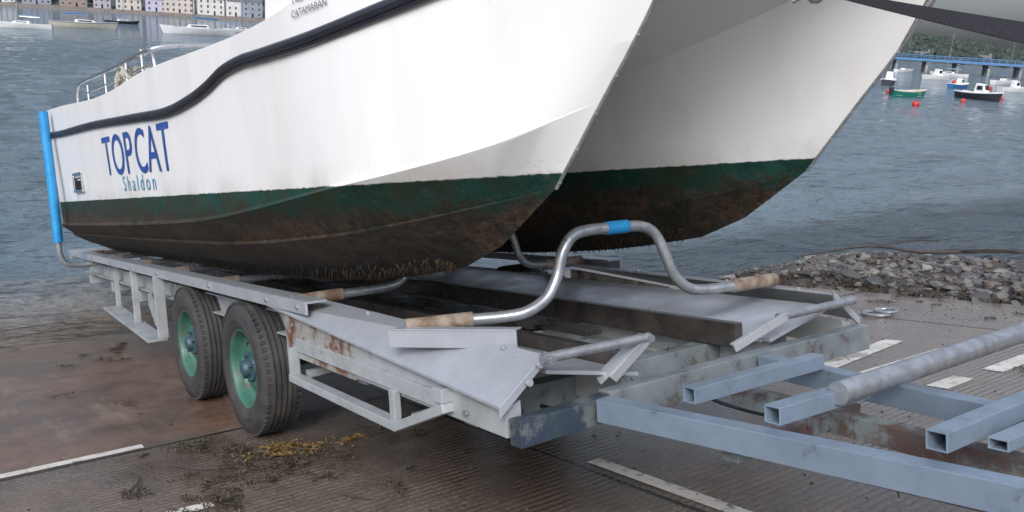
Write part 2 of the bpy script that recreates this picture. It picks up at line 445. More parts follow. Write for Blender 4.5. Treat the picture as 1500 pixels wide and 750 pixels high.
b = MB(); b.box((-8.22,1.255,1.37),(-7.80,1.278,1.395)); b.box((-8.22,1.255,1.515),(-7.80,1.278,1.54)); b.box((-8.22,1.255,1.396),(-8.18,1.278,1.514)); b.box((-7.84,1.255,1.396),(-7.80,1.278,1.514))
b.make('vent_frame', M['steel'], boat, bevel=.004)
b = MB(); b.box((-8.179,1.272,1.396),(-7.841,1.279,1.514))
for k in range(4): b.box((-8.17,1.262,1.41+k*.026),(-7.85,1.271,1.418+k*.026))
b.make('vent_grille', M['blackin'], boat)

def text(body, x0, z0, h, width, m, name, slope=0, bold=0):
    cu = bpy.data.curves.new(name, 'FONT'); cu.body = body; cu.size = 1; cu.offset = bold
    o = bpy.data.objects.new(name, cu); SC.collection.objects.link(o)
    bpy.context.view_layer.update()
    dg = bpy.context.evaluated_depsgraph_get()
    me = bpy.data.meshes.new_from_object(o.evaluated_get(dg))
    bpy.data.objects.remove(o)
    bm = bmesh.new(); bm.from_mesh(me)
    bmesh.ops.triangulate(bm, faces=bm.faces)
    bmesh.ops.subdivide_edges(bm, edges=[e for e in bm.edges if e.calc_length() > .2], cuts=2)
    xs = [v.co.x for v in bm.verts]; ys = [v.co.y for v in bm.verts]
    xa, xb, ya, yb = min(xs), max(xs), 0, max(ys)
    for v in bm.verts:
        X = x0+(v.co.x-xa)/(xb-xa)*width; Z = z0+(v.co.y-ya)/(yb-ya)*h + slope*(X-x0)
        v.co = (X, side_y(X, Z)-.004, Z)
    bm.to_mesh(me); bm.free(); me.materials.clear(); me.materials.append(m)
    o = bpy.data.objects.new(name, me); SC.collection.objects.link(o); o.parent = boat
text('TOP', -6.76, 1.475, .27, .94, M['navy'], 'lettering_top', -.02, .004)
text('CAT', -5.74, 1.455, .27, .85, M['navy'], 'lettering_cat', -.02, .004)
text('S h a l d o n', -6.24, 1.350, .10, .90, M['cyan'], 'lettering_port', -.01, 0)
text('MIDWAY', -3.05, 1.975, .024, .20, M['greylet'], 'lettering_maker_a', 0, .0)
text('CATAMARAN', -3.07, 1.925, .026, .26, M['greylet'], 'lettering_maker_b', 0, .0)

b = MB()
a0 = [(-3.42,1.27,1.95),(-2.25,1.44,1.99),(-2.25,3.32,1.99),(-3.42,3.49,1.95)]
a1 = [(-3.40,1.29,2.30),(-2.45,1.42,2.30),(-2.45,3.34,2.30),(-3.40,3.47,2.30)]
a2 = [(-3.38,1.42,2.95),(-2.95,1.50,2.95),(-2.95,3.26,2.95),(-3.38,3.34,2.95)]
b.hexa(a0+a1); b.hexa([Vector(p)+Vector((0,0,.001)) for p in a1]+a2)
b.box((-3.5,1.36,2.952),(-2.8,3.40,3.0))
b.make('wheelhouse', M['white'], boat, bevel=.03)
b = MB()
def lerp(p, q, t): return Vector(p).lerp(Vector(q), t)
for (i, j, off) in ((0,1,(0,-.006,0)),(1,2,(.006,0,0)),(2,3,(0,.006,0))):
    for (u0, u1) in ((.1,.48),(.54,.92)):
        q = []
        for u, t in ((u0,.15),(u1,.15),(u1,.85),(u0,.85)):
            q.append(lerp(lerp(a1[i],a1[j],u), lerp(a2[i],a2[j],u), t)+Vector(off))
        b.add(q, [(0,1,2,3)])
b.make('wheelhouse_windows', M['glass'], boat)

b = MB()
for mir in (0,1):
    my = (lambda y: 2*YC-y) if mir else (lambda y: y)
    b.tube([(-8.1,my(1.34),2.12),(-8.05,my(1.34),2.24),(-7.8,my(1.34),2.27),(-6.6,my(1.34),2.22),(-5.75,my(1.34),2.20),(-5.5,my(1.34),2.17),(-5.42,my(1.34),2.03)], .014, 8, dense=5)
    b.tube([(-7.6,my(1.34),2.16),(-5.5,my(1.34),2.10)], .009, 8)
    for x in (-7.6,-6.9,-6.2,-5.75):
        b.tube([(x,my(1.34),2.03),(x,my(1.34),2.22)], .012, 8)
b.tube([(-5.9,1.36,2.2),(-5.85,1.5,2.26),(-5.8,1.9,2.28)], .014, 8, dense=4)
b.make('aft_rails', M['steel'], boat, smooth=True)
b = MB()
for k in range(26):
    a = random.uniform(0, 6.28); r = random.uniform(.03,.12); c = Vector((-6.35+random.uniform(-.2,.2), 1.40+random.uniform(-.05,.07), 2.07+random.uniform(0,.1)))
    b.tube([c+Vector((r*math.cos(t+a), r*.5*math.sin(t+a), .5*r*math.sin(2*t))) for t in [i*.7 for i in range(9)]], .013, 6)
b.make('rope_coil', M['rope'], boat, smooth=True)
b = MB()
for y in (1.72, 2*YC-1.72):
    b.sphere((-9.55,y,2.12), .2, (1.15,.85,1.1), 16, 10)
    b.box((-9.66,y-.1,1.55),(-9.42,y+.1,1.95))
    b.box((-9.62,y-.05,1.02),(-9.44,y+.05,1.56))
    b.box((-9.75,y-.13,1.0),(-9.38,y+.13,1.025))
    b.sphere((-9.53,y,.93), .06, (2.4,1,1), 12, 8)
    b.box((-9.41,y-.14,1.7),(-9.31,y+.14,1.98))
b.make('outboard_motors', M['strake'], boat, smooth=True, bevel=.01)
b = MB()
for y0 in (1.72, 2*YC-1.72):
    for k in range(2600):
        x = random.uniform(-9.25, -2.75)
        z = pchip(LN['K'], x)[1]
        dy = random.gauss(0, .07); z += abs(dy)*.42
        h = random.uniform(.006, .020)*(1 if random.random()<.93 else 2.0); w = random.uniform(.003,.008)
        y = y0+dy; q = random.uniform(-.01,.01)
        b.add([(x-w,y,z+.012),(x+w,y,z+.012),(x,y+w,z+.012),(x+q,y+q,z-h)], [(0,1,3),(1,2,3),(2,0,3)])
b.make('keel_weed', M['weed'], boat)
b = MB()
b.tube([(-1.52,2.28,1.83)]+[(-1.56+.035*math.cos(t), 2.28, 1.80+.035*math.sin(t)) for t in [i*.6 for i in range(11)]], .009, 8)
b.tube([(-1.5,2.28,1.85),(-1.5,2.28,2.1)], .012, 8)
b.tube([(-1.62,2.24,1.775),(-1.56,2.28,1.80),(-1.60,2.31,1.83)], .012, 8)
b.make('bow_eye', M['galv'], boat, smooth=True)

# ------------------------------------------------------------------ TRAILER
tr = empty('boat_trailer')
def my(y, mir): return 2*YC-y if mir else y
rails = MB(); chas = MB(); low = MB(); planks = MB(); bolts = MB(); rp = MB()
for mir in (0,1):
    f = lambda y: my(y, mir)
    n_ = 1 if mir else -1
    rails.box((-10.0, min(f(1.425),f(1.437)), .735),(-3.6, max(f(1.425),f(1.437)), .795))
    rails.box((-10.0, min(f(1.438),f(1.53)), .784),(-3.6, max(f(1.438),f(1.53)), .795))
    o = [(-4.15,f(1.43),.745),(-2.12,f(1.43),.60),(-2.12,f(1.61),.735),(-4.15,f(1.60),.775)]
    planks.hexa([(x,y,z-.012) for x,y,z in o]+o)
    planks.hexa([(-2.118,f(1.425),.565),(-2.106,f(1.425),.565),(-2.106,f(1.60),.70),(-2.118,f(1.60),.70),
                 (-2.118,f(1.425),.603),(-2.106,f(1.425),.603),(-2.106,f(1.615),.742),(-2.118,f(1.615),.742)])
    o = [(-6.2,f(1.62),.70),(-2.12,f(1.62),.68),(-2.12,f(2.02),.60),(-6.2,f(2.02),.62)]
    planks.hexa([(x,y,z-.014) for x,y,z in o]+o)
    chas.hexa([(-3.2,f(1.46),.51),(-2.13,f(1.46),.49),(-2.13,f(1.52),.49),(-3.2,f(1.52),.51),
               (-3.2,f(1.46),.655),(-2.13,f(1.46),.585),(-2.13,f(1.52),.60),(-3.2,f(1.52),.67)])
    rp.hexa([(-3.95,f(1.455),.51),(-3.202,f(1.455),.50),(-3.202,f(1.52),.50),(-3.95,f(1.52),.51),
               (-3.95,f(1.455),.71),(-3.202,f(1.455),.660),(-3.202,f(1.52),.675),(-3.95,f(1.52),.72)])
    chas.channel((-9.7,f(1.56),.63),(-3.96,f(1.56),.63),.05,.12,.008,1)
    chas.channel((-9.8,f(1.98),.53),(-2.16,f(1.98),.53),.05,.12,.008,1 if mir else -1)
    y = f(1.44)
    low.beam((-3.85,y,.415),(-2.80,y,.395),.05,.035)
    low.beam((-2.815,y,.392),(-2.44,y,.535),.048,.035)
    low.beam((-3.83,y,.43),(-3.83,y,.56),.046,.03,(1,0,0))
    low.beam((-2.83,y,.41),(-2.83,y,.53),.03,.04,(1,0,0))
    low.beam((-2.47,y,.55),(-2.47,y,.60),.05,.06,(1,0,0))
    low.beam((-3.80,y+(.012*-n_),.575),(-2.45,y+(.012*-n_),.545),.02,.06)
    low.beam((-3.83,f(1.5),.42),(-3.83,f(1.95),.45),.04,.035)
    low.beam((-2.80,f(1.5),.41),(-2.80,f(1.95),.45),.04,.035)
    low.beam((-8.1,f(1.44),.36),(-6.5,f(1.44),.26),.14,.02)
    low.beam((-8.1,f(1.50),.36),(-8.1,f(1.50),.73),.04,.03,(1,0,0))
    low.beam((-6.33,f(1.44),.30),(-6.33,f(1.44),.74),.07,.03,(1,0,0))
    low.beam((-6.46,f(1.44),.42),(-6.9,f(1.50),.52),.03,.10)
    low.beam((-7.2,f(1.46),.31),(-7.2,f(1.46),.73),.05,.02,(1,0,0))
    for x in (-9.5,-8.7,-7.9,-7.1,-6.3,-5.05,-4.1,-3.7):
        bolts.bolt((x,f(1.425),.765),(0,n_,0),.011,.009)
    for x,z in ((-3.85,.56),(-3.85,.66),(-3.6,.56),(-3.35,.6),(-3.3,.54),(-2.9,.58),(-2.5,.555),(-2.35,.53)):
        bolts.bolt((x,f(1.456),z),(0,n_,0),.010,.012)
    for x in (-3.9,-3.3,-2.7,-2.3):
        t=(x+4.15)/2.03; bolts.bolt((x,f(1.585),.772-.046*t),(0,0,1),.010,.009)
rails.box((-10.05,1.43,.70),(-10.0,2*YC-1.43,.79))
rails.make('side_rails', M['alu'], tr, bevel=.002)
planks.make('deck_planks', M['alu'], tr, bevel=.002)
chas.make('chassis_beams', M['rustwhite'], tr, bevel=.002)
rp.make('rusty_side_plates', M['rustplate'], tr, bevel=.002)
low.make('lower_truss', M['rustwhite'], tr, bevel=.003)
bolts.make('bolts', M['galv'], tr)
cr = MB()
for x in (-3.3,-4.3,-5.05,-6.3,-7.4,-8.5,-9.6):
    cr.beam((x,1.53,.50),(x,2*YC-1.53,.50),.07,.09)
cr.make('cross_members', M['rustwhite'], tr, bevel=.003)
b = MB(); b.channel((-2.06,1.83,.525),(-2.06,3.32,.525),.05,.105,.01,-1)
b.beam((-2.45,1.53,.50),(-2.45,3.23,.50),.08,.10)
b.make('front_cross_beam', M['greenblue'], tr, bevel=.003)
b = MB(); b.beam((-2.085,1.46,.515),(-2.085,1.829,.525),.06,.085)
b.beam((-2.2,1.60,.46),(-2.2,1.95,.46),.05,.04)
b.make('blue_corner_beam', M['bluebeam'], tr, bevel=.003)
b = MB()
for p in ((-2.3,1.55),(-2.35,2.15),(-2.9,2.5),(-3.4,2.35)):
    b.beam((p[0],p[1],.575),(p[0]-.5,p[1],.575),.10,.03)
b.beam((-9.5,2.38,.60),(-3.2,2.38,.60),.18,.03)
b.beam((-9.6,2.05,.63),(-2.25,2.05,.605),.045,.10); b.beam((-9.6,2.71,.63),(-2.25,2.71,.605),.045,.10)
b.make('timber_bearers', M['darkwet'], tr, bevel=.004)
b = MB()
b.tube([(-4.3,1.60,.56),(-3.8,1.62,.50),(-3.3,1.66,.47),(-2.8,1.70,.50),(-2.3,1.85,.46),(-1.9,2.05,.45),(-1.4,2.12,.48)], .008, 6, dense=6)
b.tube([(-2.2,2.3,.52),(-2.1,2.34,.45),(-1.9,2.35,.43),(-1.7,2.3,.46)], .007, 6, dense=6)
b.make('brake_hose', M['strake'], tr, smooth=True)
b = MB()
for k in range(80):
    side = random.random()
    if side < .6: x = random.uniform(-4.0,-2.2); y = random.uniform(1.5,2.6); z = random.uniform(.42,.60)
    elif side < .9: x = random.uniform(-9.5,-5); y = random.choice((1.45,1.75,2.3)); z = .73
    else:
        x = random.uniform(-2.0,-.7); y = 1.8+.3*(x+2.0)/2.9+random.choice((0,.35)); z = .50
    L_ = random.uniform(.01,.05)
    b.tube([(x,y,z),(x+random.uniform(-.01,.01),y,z-L_*.5),(x+random.uniform(-.02,.02),y+random.uniform(-.01,.01),z-L_)], random.uniform(.001,.003), 4)
b.make('hanging_weed', M['weed'], tr)

b = MB()
for x in (-4.5,-5.55):
    b.tube([(x,1.5,.36),(x,3.26,.36)], .035, 12)
    for y in (1.66, 3.10):
        b.beam((x-.35,y,.45),(x+.35,y,.45),.05,.03)
        b.beam((x,y,.38),(x,y,.56),.08,.08,(1,0,0))
b.make('axles', M['rust'], tr, smooth=True)
def wheel(x, y, mir):
    s = -1 if mir else 1
    T = [(.207,-.080),(.222,-.096),(.25,-.104),(.262,-.1045),(.265,-.107),(.268,-.105),(.29,-.107),(.318,-.102),(.322,-.098),(.340,-.090),(.352,-.080),(.358,-.070)]
    w = -.066
    for k in range(5):
        T += [(.361,w),(.362,w+.019)]
        if k < 4: T += [(.352,w+.0205),(.352,w+.0265)]
        w += .0282
    T += [(.356,.074),(.34,.09),(.30,.105),(.23,.098),(.207,.08)]
    b = MB(); b.latheY((x,y,.36), [(r,yy*s) for r,yy in T], 72)
    for k in range(60):
        a = 2*math.pi*k/60
        for sg in (-1,1):
            c = Vector((x+.357*math.cos(a), y+sg*.078, .36+.357*math.sin(a)))
            t = Vector((-math.sin(a),0,math.cos(a)))*.011; n = Vector((math.cos(a),0,math.sin(a)))*.004; q = Vector((0,.012,0))
            b.hexa([c-t-q-n*2,c+t-q-n*2,c+t+q-n*2,c-t+q-n*2,c-t-q+n,c+t-q+n,c+t+q+n,c-t+q+n])
    b.make('tyre', M['tyre'], tr, smooth=True, ang=40)
    R = [(.215,-.086),(.212,-.092),(.205,-.090),(.198,-.075),(.192,-.045),(.186,-.02),(.170,-.012),(.150,-.018),(.125,-.038),(.105,-.048),(.085,-.048),(.060,-.046)]
    b = MB(); b.latheY((x,y,.36), [(r,yy*s) for r,yy in R], 48)
    b.make('rim', M['rim'], tr, smooth=True, ang=50)
    b = MB()
    b.latheY((x,y,.36), [(.078,-.049*s),(.075,-.060*s),(.045,-.064*s),(.040,-.092*s),(.032,-.10*s),(0.0005,-.102*s)], 24)
    for k in range(5):
        a = 2*math.pi*k/5+.3
        b.tube([(x+.068*math.cos(a),y-.05*s,.36+.068*math.sin(a)),(x+.068*math.cos(a),y-.082*s,.36+.068*math.sin(a))], .010, 6)
    b.make('hub', M['hub'], tr, smooth=True, ang=40)
    b = MB()
    for k in range(8):
        a = 2*math.pi*k/8
        cx, cz = x+.148*math.cos(a), .36+.148*math.sin(a)
        b.tube([(cx,y-.0*s,cz),(cx,y-.0245*s,cz)], .016, 12)
    b.make('rim_hole_discs', M['blackin'], tr)  # solid black discs on the web, painting the shade inside the holes
for mir in (0,1):
    for x in (-4.5,-5.58):
        wheel(x, my(1.50,mir), mir)

gal = MB(); slv = MB(); tape = MB()
gal.tube([(-2.68,1.66,.775),(-2.60,1.80,.777),(-2.555,1.88,.79),(-2.535,1.96,.835),(-2.53,2.01,.91),(-2.52,2.035,1.00),(-2.515,2.08,1.055),(-2.51,2.15,1.073),(-2.50,2.28,1.073),(-2.49,2.42,1.068),(-2.48,2.49,1.03),(-2.465,2.525,.95),(-2.455,2.56,.86),(-2.44,2.62,.80),(-2.42,2.70,.78),(-2.38,2.87,.78)], .0225, 14, dense=5)
slv.tube([(-2.76,1.47,.77),(-2.66,1.70,.775)], .030, 14); slv.tube([(-2.39,2.84,.78),(-2.37,3.1,.78)], .029, 14)
tape.tube([(-2.504,2.245,1.0735),(-2.496,2.35,1.0735)], .0265, 14)
for x in (-3.86,):
    gal.tube([(x,1.66,.775),(x,1.95,.777),(x,2.05,.80),(x,2.09,.86),(x,2.11,.97),(x,2.16,1.04),(x,2.26,1.06),(x,2.60,1.06),(x,2.72,1.03),(x,2.77,.95),(x,2.80,.86),(x,2.86,.80),(x,3.0,.78)], .0225, 12, dense=5)
    slv.tube([(x,1.47,.77),(x,1.72,.775)], .030, 12); slv.tube([(x,2.98,.78),(x,3.25,.78)], .030, 12)
for x in (-5.2,-6.3,-7.4,-8.5,-9.4):
    gal.tube([(x,1.47,.765),(x,3.28,.765)], .0225, 10)
    for y in (1.5,1.9,2.8,3.1):
        slv.tube([(x,y,.765),(x,y+.15,.765)], .030, 12)
gal.make('guide_loops', M['galv'], tr, smooth=True)
slv.make('roller_sleeves', M['rustsleeve'], tr, smooth=True)
tape.make('blue_tape', M['bluefoam'], tr, smooth=True)
b = MB(); b.beam((-2.77,1.405,.735),(-2.30,1.64,.752),.008,.062); b.beam((-2.76,1.43,.77),(-2.31,1.655,.785),.05,.006)
b.make('corner_bar', M['alu'], tr, bevel=.002)
b = MB()
b.tube([(-2.06,1.56,.735),(-2.04,2.0,.735)], .017, 12); b.tube([(-2.05,2.70,.70),(-2.05,3.20,.70)], .017, 12)
for y in (1.57,1.99): b.tube([(-2.045-.03,y,.735),(-2.045+.03,y,.735)], .013, 6)
b.make('front_tubes', M['galv'], tr, smooth=True)
b = MB()
b.beam((-2.03,1.985,.735),(-2.10,1.88,.605),.035,.012,(1,0,0)); b.beam((-2.05,1.965,.735),(-2.14,1.85,.60),.008,.05,(1,0,0))
b.beam((-2.03,2.72,.705),(-2.12,2.52,.60),.035,.012,(1,0,0)); b.beam((-2.05,2.74,.70),(-2.14,2.54,.60),.008,.05,(1,0,0))
b.tube([(-2.10,1.575,.71),(-2.085,1.575,.71)], .012, 8); b.tube([(-2.10,1.53,.66),(-2.085,1.53,.66)], .012, 8)
b.make('front_struts', M['alu'], tr, bevel=.001)
b = MB()
for mir in (0,1):
    f = lambda y: my(y, mir)
    b.tube([(-8.9,f(1.50),.70),(-8.9,f(1.35),.70),(-8.89,f(1.24),.72),(-8.885,f(1.19),.80),(-8.88,f(1.18),.95),(-8.87,f(1.17),1.9)], .026, 10, dense=4)
b.make('guide_posts', M['galv'], tr, smooth=True)
b = MB()
for mir in (0,1):
    f = lambda y: my(y, mir)
    b.tube([(-8.88,f(1.182),.93),(-8.875,f(1.18),1.5),(-8.87,f(1.17),2.13)], .042, 14)
b.make('post_foam', M['bluefoam'], tr, smooth=True)

b = MB()
b.hollow((-2.03,1.77,.54),(.9,2.12,.54),.06,.074); b.hollow((-2.03,2.58,.54),(.9,2.22,.54),.06,.074)
b.hollow((-1.76,1.88,.61),(-1.74,2.50,.61),.05,.05); b.hollow((-1.45,1.87,.612),(-1.43,2.27,.612),.055,.05)
b.hollow((-1.04,1.95,.612),(-1.03,2.60,.612),.055,.05); b.hollow((-.95,2.06,.598),(-.94,2.45,.598),.05,.030)
b.make('drawbar', M['galvblue'], tr, bevel=.002)
b = MB(); b.tube([(-1.40,2.10,.635),(-1.40,3.60,.635)], .034, 16); b.make('cross_tube', M['galv'], tr, smooth=True)
b = MB(); b.channel((-2.02,1.98,.47),(-.7,2.13,.46),.05,.07,.008,1); b.channel((-2.02,2.36,.47),(-.7,2.26,.46),.05,.07,.008,-1)
b.beam((-1.6,1.87,.47),(-1.6,2.48,.47),.06,.05)
b.make('rusty_inner_drawbar', M['rust'], tr, bevel=.003)
b = MB(); b.beam((-.45,2.20,.58),(-.45,2.20,1.40),.08,.08,(1,0,0)); b.beam((-.1,2.2,.58),(-.42,2.2,1.2),.05,.05)
b.beam((.85,2.17,.54),(1.15,2.17,.54),.1,.08)
b.tube([(.6,2.05,.0+.55),(.6,2.05,.12)], .025, 10)
b.make('winch_post', M['galvblue'], tr, bevel=.003)
b = MB(); b.latheY((.6,2.05,.10), [(.02,-.03),(.1,-.03),(.1,.03),(.02,.03)], 24); b.make('jockey_wheel', M['tyre'], tr, smooth=True)
b = MB(); b.latheY((-.45,2.25,1.36), [(.02,-.04),(.07,-.04),(.07,-.036),(.05,-.035),(.05,.035),(.07,.036),(.07,.04),(.02,.04)], 24); b.make('winch_drum', M['galv'], tr, smooth=True)
b = MB(); n = 24; p0 = Vector((-1.57,2.28,1.80)); p1 = Vector((-.45,2.25,1.385))
vs = []
for i in range(n+1):
    t = i/n; p = p0.lerp(p1, t) - Vector((0,0,.03*t*(1-t)))
    w = .006 + .020*min(1, t*1.8); tw = .25
    for sg in (-1,1):
        for th in (-.0015,.0015):
            vs.append((p.x+th, p.y+sg*w*math.sin(tw), p.z+sg*w*math.cos(tw)+th))
fs = []
for i in range(n):
    a = i*4; c = a+4
    fs += [(a,a+1,c+1,c),(a+2,c+2,c+3,a+3),(a,c,c+2,a+2),(a+1,a+3,c+3,c+1)]
b.add(vs, fs); b.make('winch_strap', M['strap'], tr)

# ------------------------------------------------------------------ SLIPWAY + ground (slip frame)
sl = MB(); nx, ny = 56, 44
X0, X1, Y0, Y1 = -16, 12, -14.6, 7.4
for i in range(nx+1):
    for j in range(ny+1):
        sl.v.append((X0+(X1-X0)*i/nx, Y0+(Y1-Y0)*j/ny, 0))
for i in range(nx):
    for j in range(ny):
        a = i*(ny+1)+j; sl.f.append((a, a+ny+1, a+ny+2, a+1))
k = len(sl.v); sl.v += [(X0,Y1,-.2),(X1,Y1,-.2),(X0,Y1,0),(X1,Y1,0)]; sl.f.append((k,k+1,k+3,k+2))
slip = sl.make('slipway', M['slip'], None); slip.rotation_euler = (0,-TH,0)

def sheet(name, quads, z=.004):
    b = MB()
    for q in quads: b.add([(x,y,z) for x,y in q], [(0,1,2,3)])
    o = b.make(name, M['line'], None); o.rotation_euler = (0,-TH,0); return o
def stroke(p, q, w):
    p = Vector(p); q = Vector(q); d = (q-p).normalized(); n = Vector((-d.y,d.x))*w/2
    return [tuple(p-n),tuple(q-n),tuple(q+n),tuple(p+n)]
sheet('road_marking', [stroke((-4.74,-1.5),(-4.72,.92),.075), stroke((-3.62,.62),(-3.6,.95),.07), stroke((-3.62,-1.2),(-3.6,.0),.09),
    stroke((-2.87,2.43),(-1.3,2.43),.075), stroke((-.4,2.43),(1.5,2.43),.075)])
sheet('painted_lettering', [stroke((-3.12,4.45),(-3.25,5.55),.13), stroke((-2.86,4.40),(-2.84,5.5),.12), stroke((-3.30,4.50),(-3.17,5.05),.11),
    stroke((-2.42,4.55),(-2.42,4.85),.12), stroke((-2.38,5.1),(-2.38,6.3),.12), stroke((-3.75,5.4),(-3.7,5.75),.12), stroke((-1.9,4.6),(-1.9,5.7),.12)])

TN = math.tan(TH)
def beach_h(x, y):
    z = x*TN
    if y < 7.3: return z - .10
    t = min(1, (y-7.3)/.4)
    z += -.10 + .17*t
    z += .05*noise.noise(Vector((x*.9, y*.9, 3)))
    if x < -6.2: z -= (-6.2-x)*.35
    if y > 9.6: z -= (y-9.6)**1.5*.5
    return max(z, -4)
g = MB(); nx, ny = 120, 160
for i in range(nx+1):
    for j in range(ny+1):
        x = -30+48*i/nx; y = -30+50*j/ny
        g.v.append((x,y,beach_h(x,y)))
for i in range(nx):
    for j in range(ny):
        a = i*(ny+1)+j; g.f.append((a,a+ny+1,a+ny+2,a+1))
g.make('beach_ground', M['beach'], None, smooth=True, ang=80)

ico = bmesh.new(); bmesh.ops.create_icosphere(ico, subdivisions=2, radius=1)
iv = [v.co.copy() for v in ico.verts]; ifc = [tuple(v.index for v in f.verts) for f in ico.faces]; ico.free()
rk = MB(); cols_ = []
pal = [(.11,.105,.10),(.075,.07,.066),(.15,.14,.13),(.095,.07,.058),(.055,.055,.058),(.13,.11,.09),(.04,.036,.032),(.21,.20,.185)]
for k in range(3300):
    y = 7.35+random.random()**1.2*3.2; x = random.uniform(-8.0, 0.5)
    if y < 8.0 and random.random() < .3: continue
    r = random.choice((.018,.025,.032,.04,.052)) * random.uniform(.8,1.3)
    if random.random() < .02: r *= 1.6
    c = Vector((x, y, beach_h(x,y)+r*.25))
    rot = Matrix.Rotation(random.uniform(0,6.28),3,'Z') @ Matrix.Rotation(random.uniform(-.4,.4),3,'X')
    sc = Vector((random.uniform(.8,1.5), random.uniform(.7,1.1), random.uniform(.4,.75)))
    off = Vector((k*1.7,0,0)); colr = random.choice(pal)
    vs = []
    for v in iv:
        d = v*(1+.55*noise.noise(v*1.1+off)+.15*noise.noise(v*3+off))
        vs.append(c + rot @ Vector((d.x*sc.x,d.y*sc.y,d.z*sc.z))*r)
    rk.add(vs, ifc); cols_ += [colr]*len(vs)
ro = rk.make('beach_rocks', M['rock'], None, smooth=True, ang=28)
ca = ro.data.color_attributes.new('Col','FLOAT_COLOR','POINT')
for i, c in enumerate(cols_): ca.data[i].color = (*c, 1)

b = MB()
def wpt(x, y, dz): return (x, y, beach_h(x,y)+dz)
b.tube([wpt(-6.3,8.9,.10),wpt(-5.6,9.2,.15),wpt(-5.0,9.3,.10),wpt(-4.3,9.5,.12),wpt(-3.4,9.6,.12)], [.012]*6+[.020]*14+[.012], 8, dense=5)
b.tube([wpt(-5.6,9.2,.14),wpt(-5.3,9.5,.19),wpt(-5.0,9.6,.2)], .009, 6, dense=4)
b.tube([wpt(-4.7,9.4,.12),wpt(-4.2,9.3,.16),wpt(-3.8,9.2,.13)], .009, 6, dense=4)
b.make('driftwood_branch', M['wood'], None, smooth=True)

def ribbon(b, x, y, z0, a, ll, ww, zf=None):
    pts = []; ns = 7; cv = random.uniform(-.5,.5)
    for s in range(ns+1):
        x += math.cos(a)*ll/ns; y += math.sin(a)*ll/ns; a += cv+random.uniform(-.5,.5)
        z = (zf(x,y) if zf else 0)+z0+.010*random.random()
        tp = ww*(1-.75*abs(s/ns-.4))*random.uniform(.6,1.2)
        pts.append((x-math.sin(a)*tp, y+math.cos(a)*tp, z)); pts.append((x+math.sin(a)*tp, y-math.cos(a)*tp, z+.005*random.random()))
    b.add(pts, [(2*s,2*s+1,2*s+3,2*s+2) for s in range(ns)])
def weed(name, spots, m, n, L, w, zf=None):
    b = MB()
    for (cx, cy, k, sx_, sy_) in spots:
        ncl = max(1, int(6*k))
        for c in range(ncl):
            x0, y0 = cx+random.gauss(0,sx_), cy+random.gauss(0,sy_); a0 = random.uniform(0,6.28); sz = random.uniform(.3,1)
            for _ in range(int(n*k/ncl)+1):
                ribbon(b, x0+random.gauss(0,.035)*sz*(1.6), y0+random.gauss(0,.03)*sz*1.4, .004+random.random()*.01*sz, a0+random.gauss(0,.9), L*random.uniform(.2,1.2)*sz, w*random.uniform(.4,1.3), zf)
    o = b.make(name, m, None)
    if not zf: o.rotation_euler = (0,-TH,0)
weed('seaweed_clump', [(-4.03,1.72,1.3,.04,.16),(-4.12,1.45,.4,.05,.08)], M['weedy'], 90, .15, .006)
weed('seaweed_debris', [(-3.9,1.05,2.2,.18,.18),(-3.75,1.35,1.4,.15,.2),(-4.3,1.15,1.1,.12,.12),(-3.5,1.0,1.5,.12,.15),(-3.5,1.75,.5,.2,.3),(-4.5,1.05,.5,.05,.2),(-4.0,1.6,.8,.08,.25),(-3.45,.75,.8,.06,.15),
     (-5.05,6.2,.8,.1,.15),(-3.6,6.9,1.2,.4,.15),(-1.9,1.2,.4,.4,.4),(-2.6,4.0,.3,.3,.5),(-6.5,.9,.5,.5,.3),(-7.8,1.3,1.5,.3,.3)], M['weed'], 130, .08, .0038)
weed('seaweed_strandline', [(-6.0+.5*k, 7.55+.1*math.sin(k), 1.5, .25, .12) for k in range(11)]+[(-3.0,8.2,2,.5,.4),(-4.6,8.4,1.5,.6,.4)], M['weed'], 120, .12, .007, lambda x,y: (beach_h(x,y) if y>7.4 else x*TN)+.02)
b = MB()
for (x,y,a,l) in ((-4.25,.95,.4,.35),(-3.7,1.2,1.9,.25),(-4.0,.7,2.6,.3),(-3.3,1.4,.2,.2),(-4.6,2.9,1.2,.3),(-2.4,3.5,.5,.25)):
    b.tube([(x,y,.008),(x+math.cos(a)*l*.5,y+math.sin(a)*l*.5,.014),(x+math.cos(a+.3)*l,y+math.sin(a+.3)*l,.008)], .004, 5, dense=3)
o = b.make('twigs', M['wood'], None); o.rotation_euler = (0,-TH,0)
b = MB()
b.tube([(-3.86+.11*math.cos(t), 6.35+.10*math.sin(t), .02) for t in [i*.42 for i in range(16)]], .014, 8)
b.tube([(-3.80+.09*math.cos(t), 6.38+.08*math.sin(t), .045) for t in [i*.42 for i in range(16)]], .012, 8)
o = b.make('mooring_rope_coil', M['galv'], None, smooth=True); o.rotation_euler = (0,-TH,0)
b = MB()
for k in range(900):
    x = random.uniform(-5.5,-.8); y = random.choice((random.uniform(.3,3), random.uniform(3,7.2), random.uniform(6.5,7.35)))
    r = random.uniform(.002,.008)
    b.sphere((x,y,r*.3), r, (1.3,1,.6), 5, 3, .2)
o = b.make('loose_gravel', M['beach'], None); o.rotation_euler = (0,-TH,0)

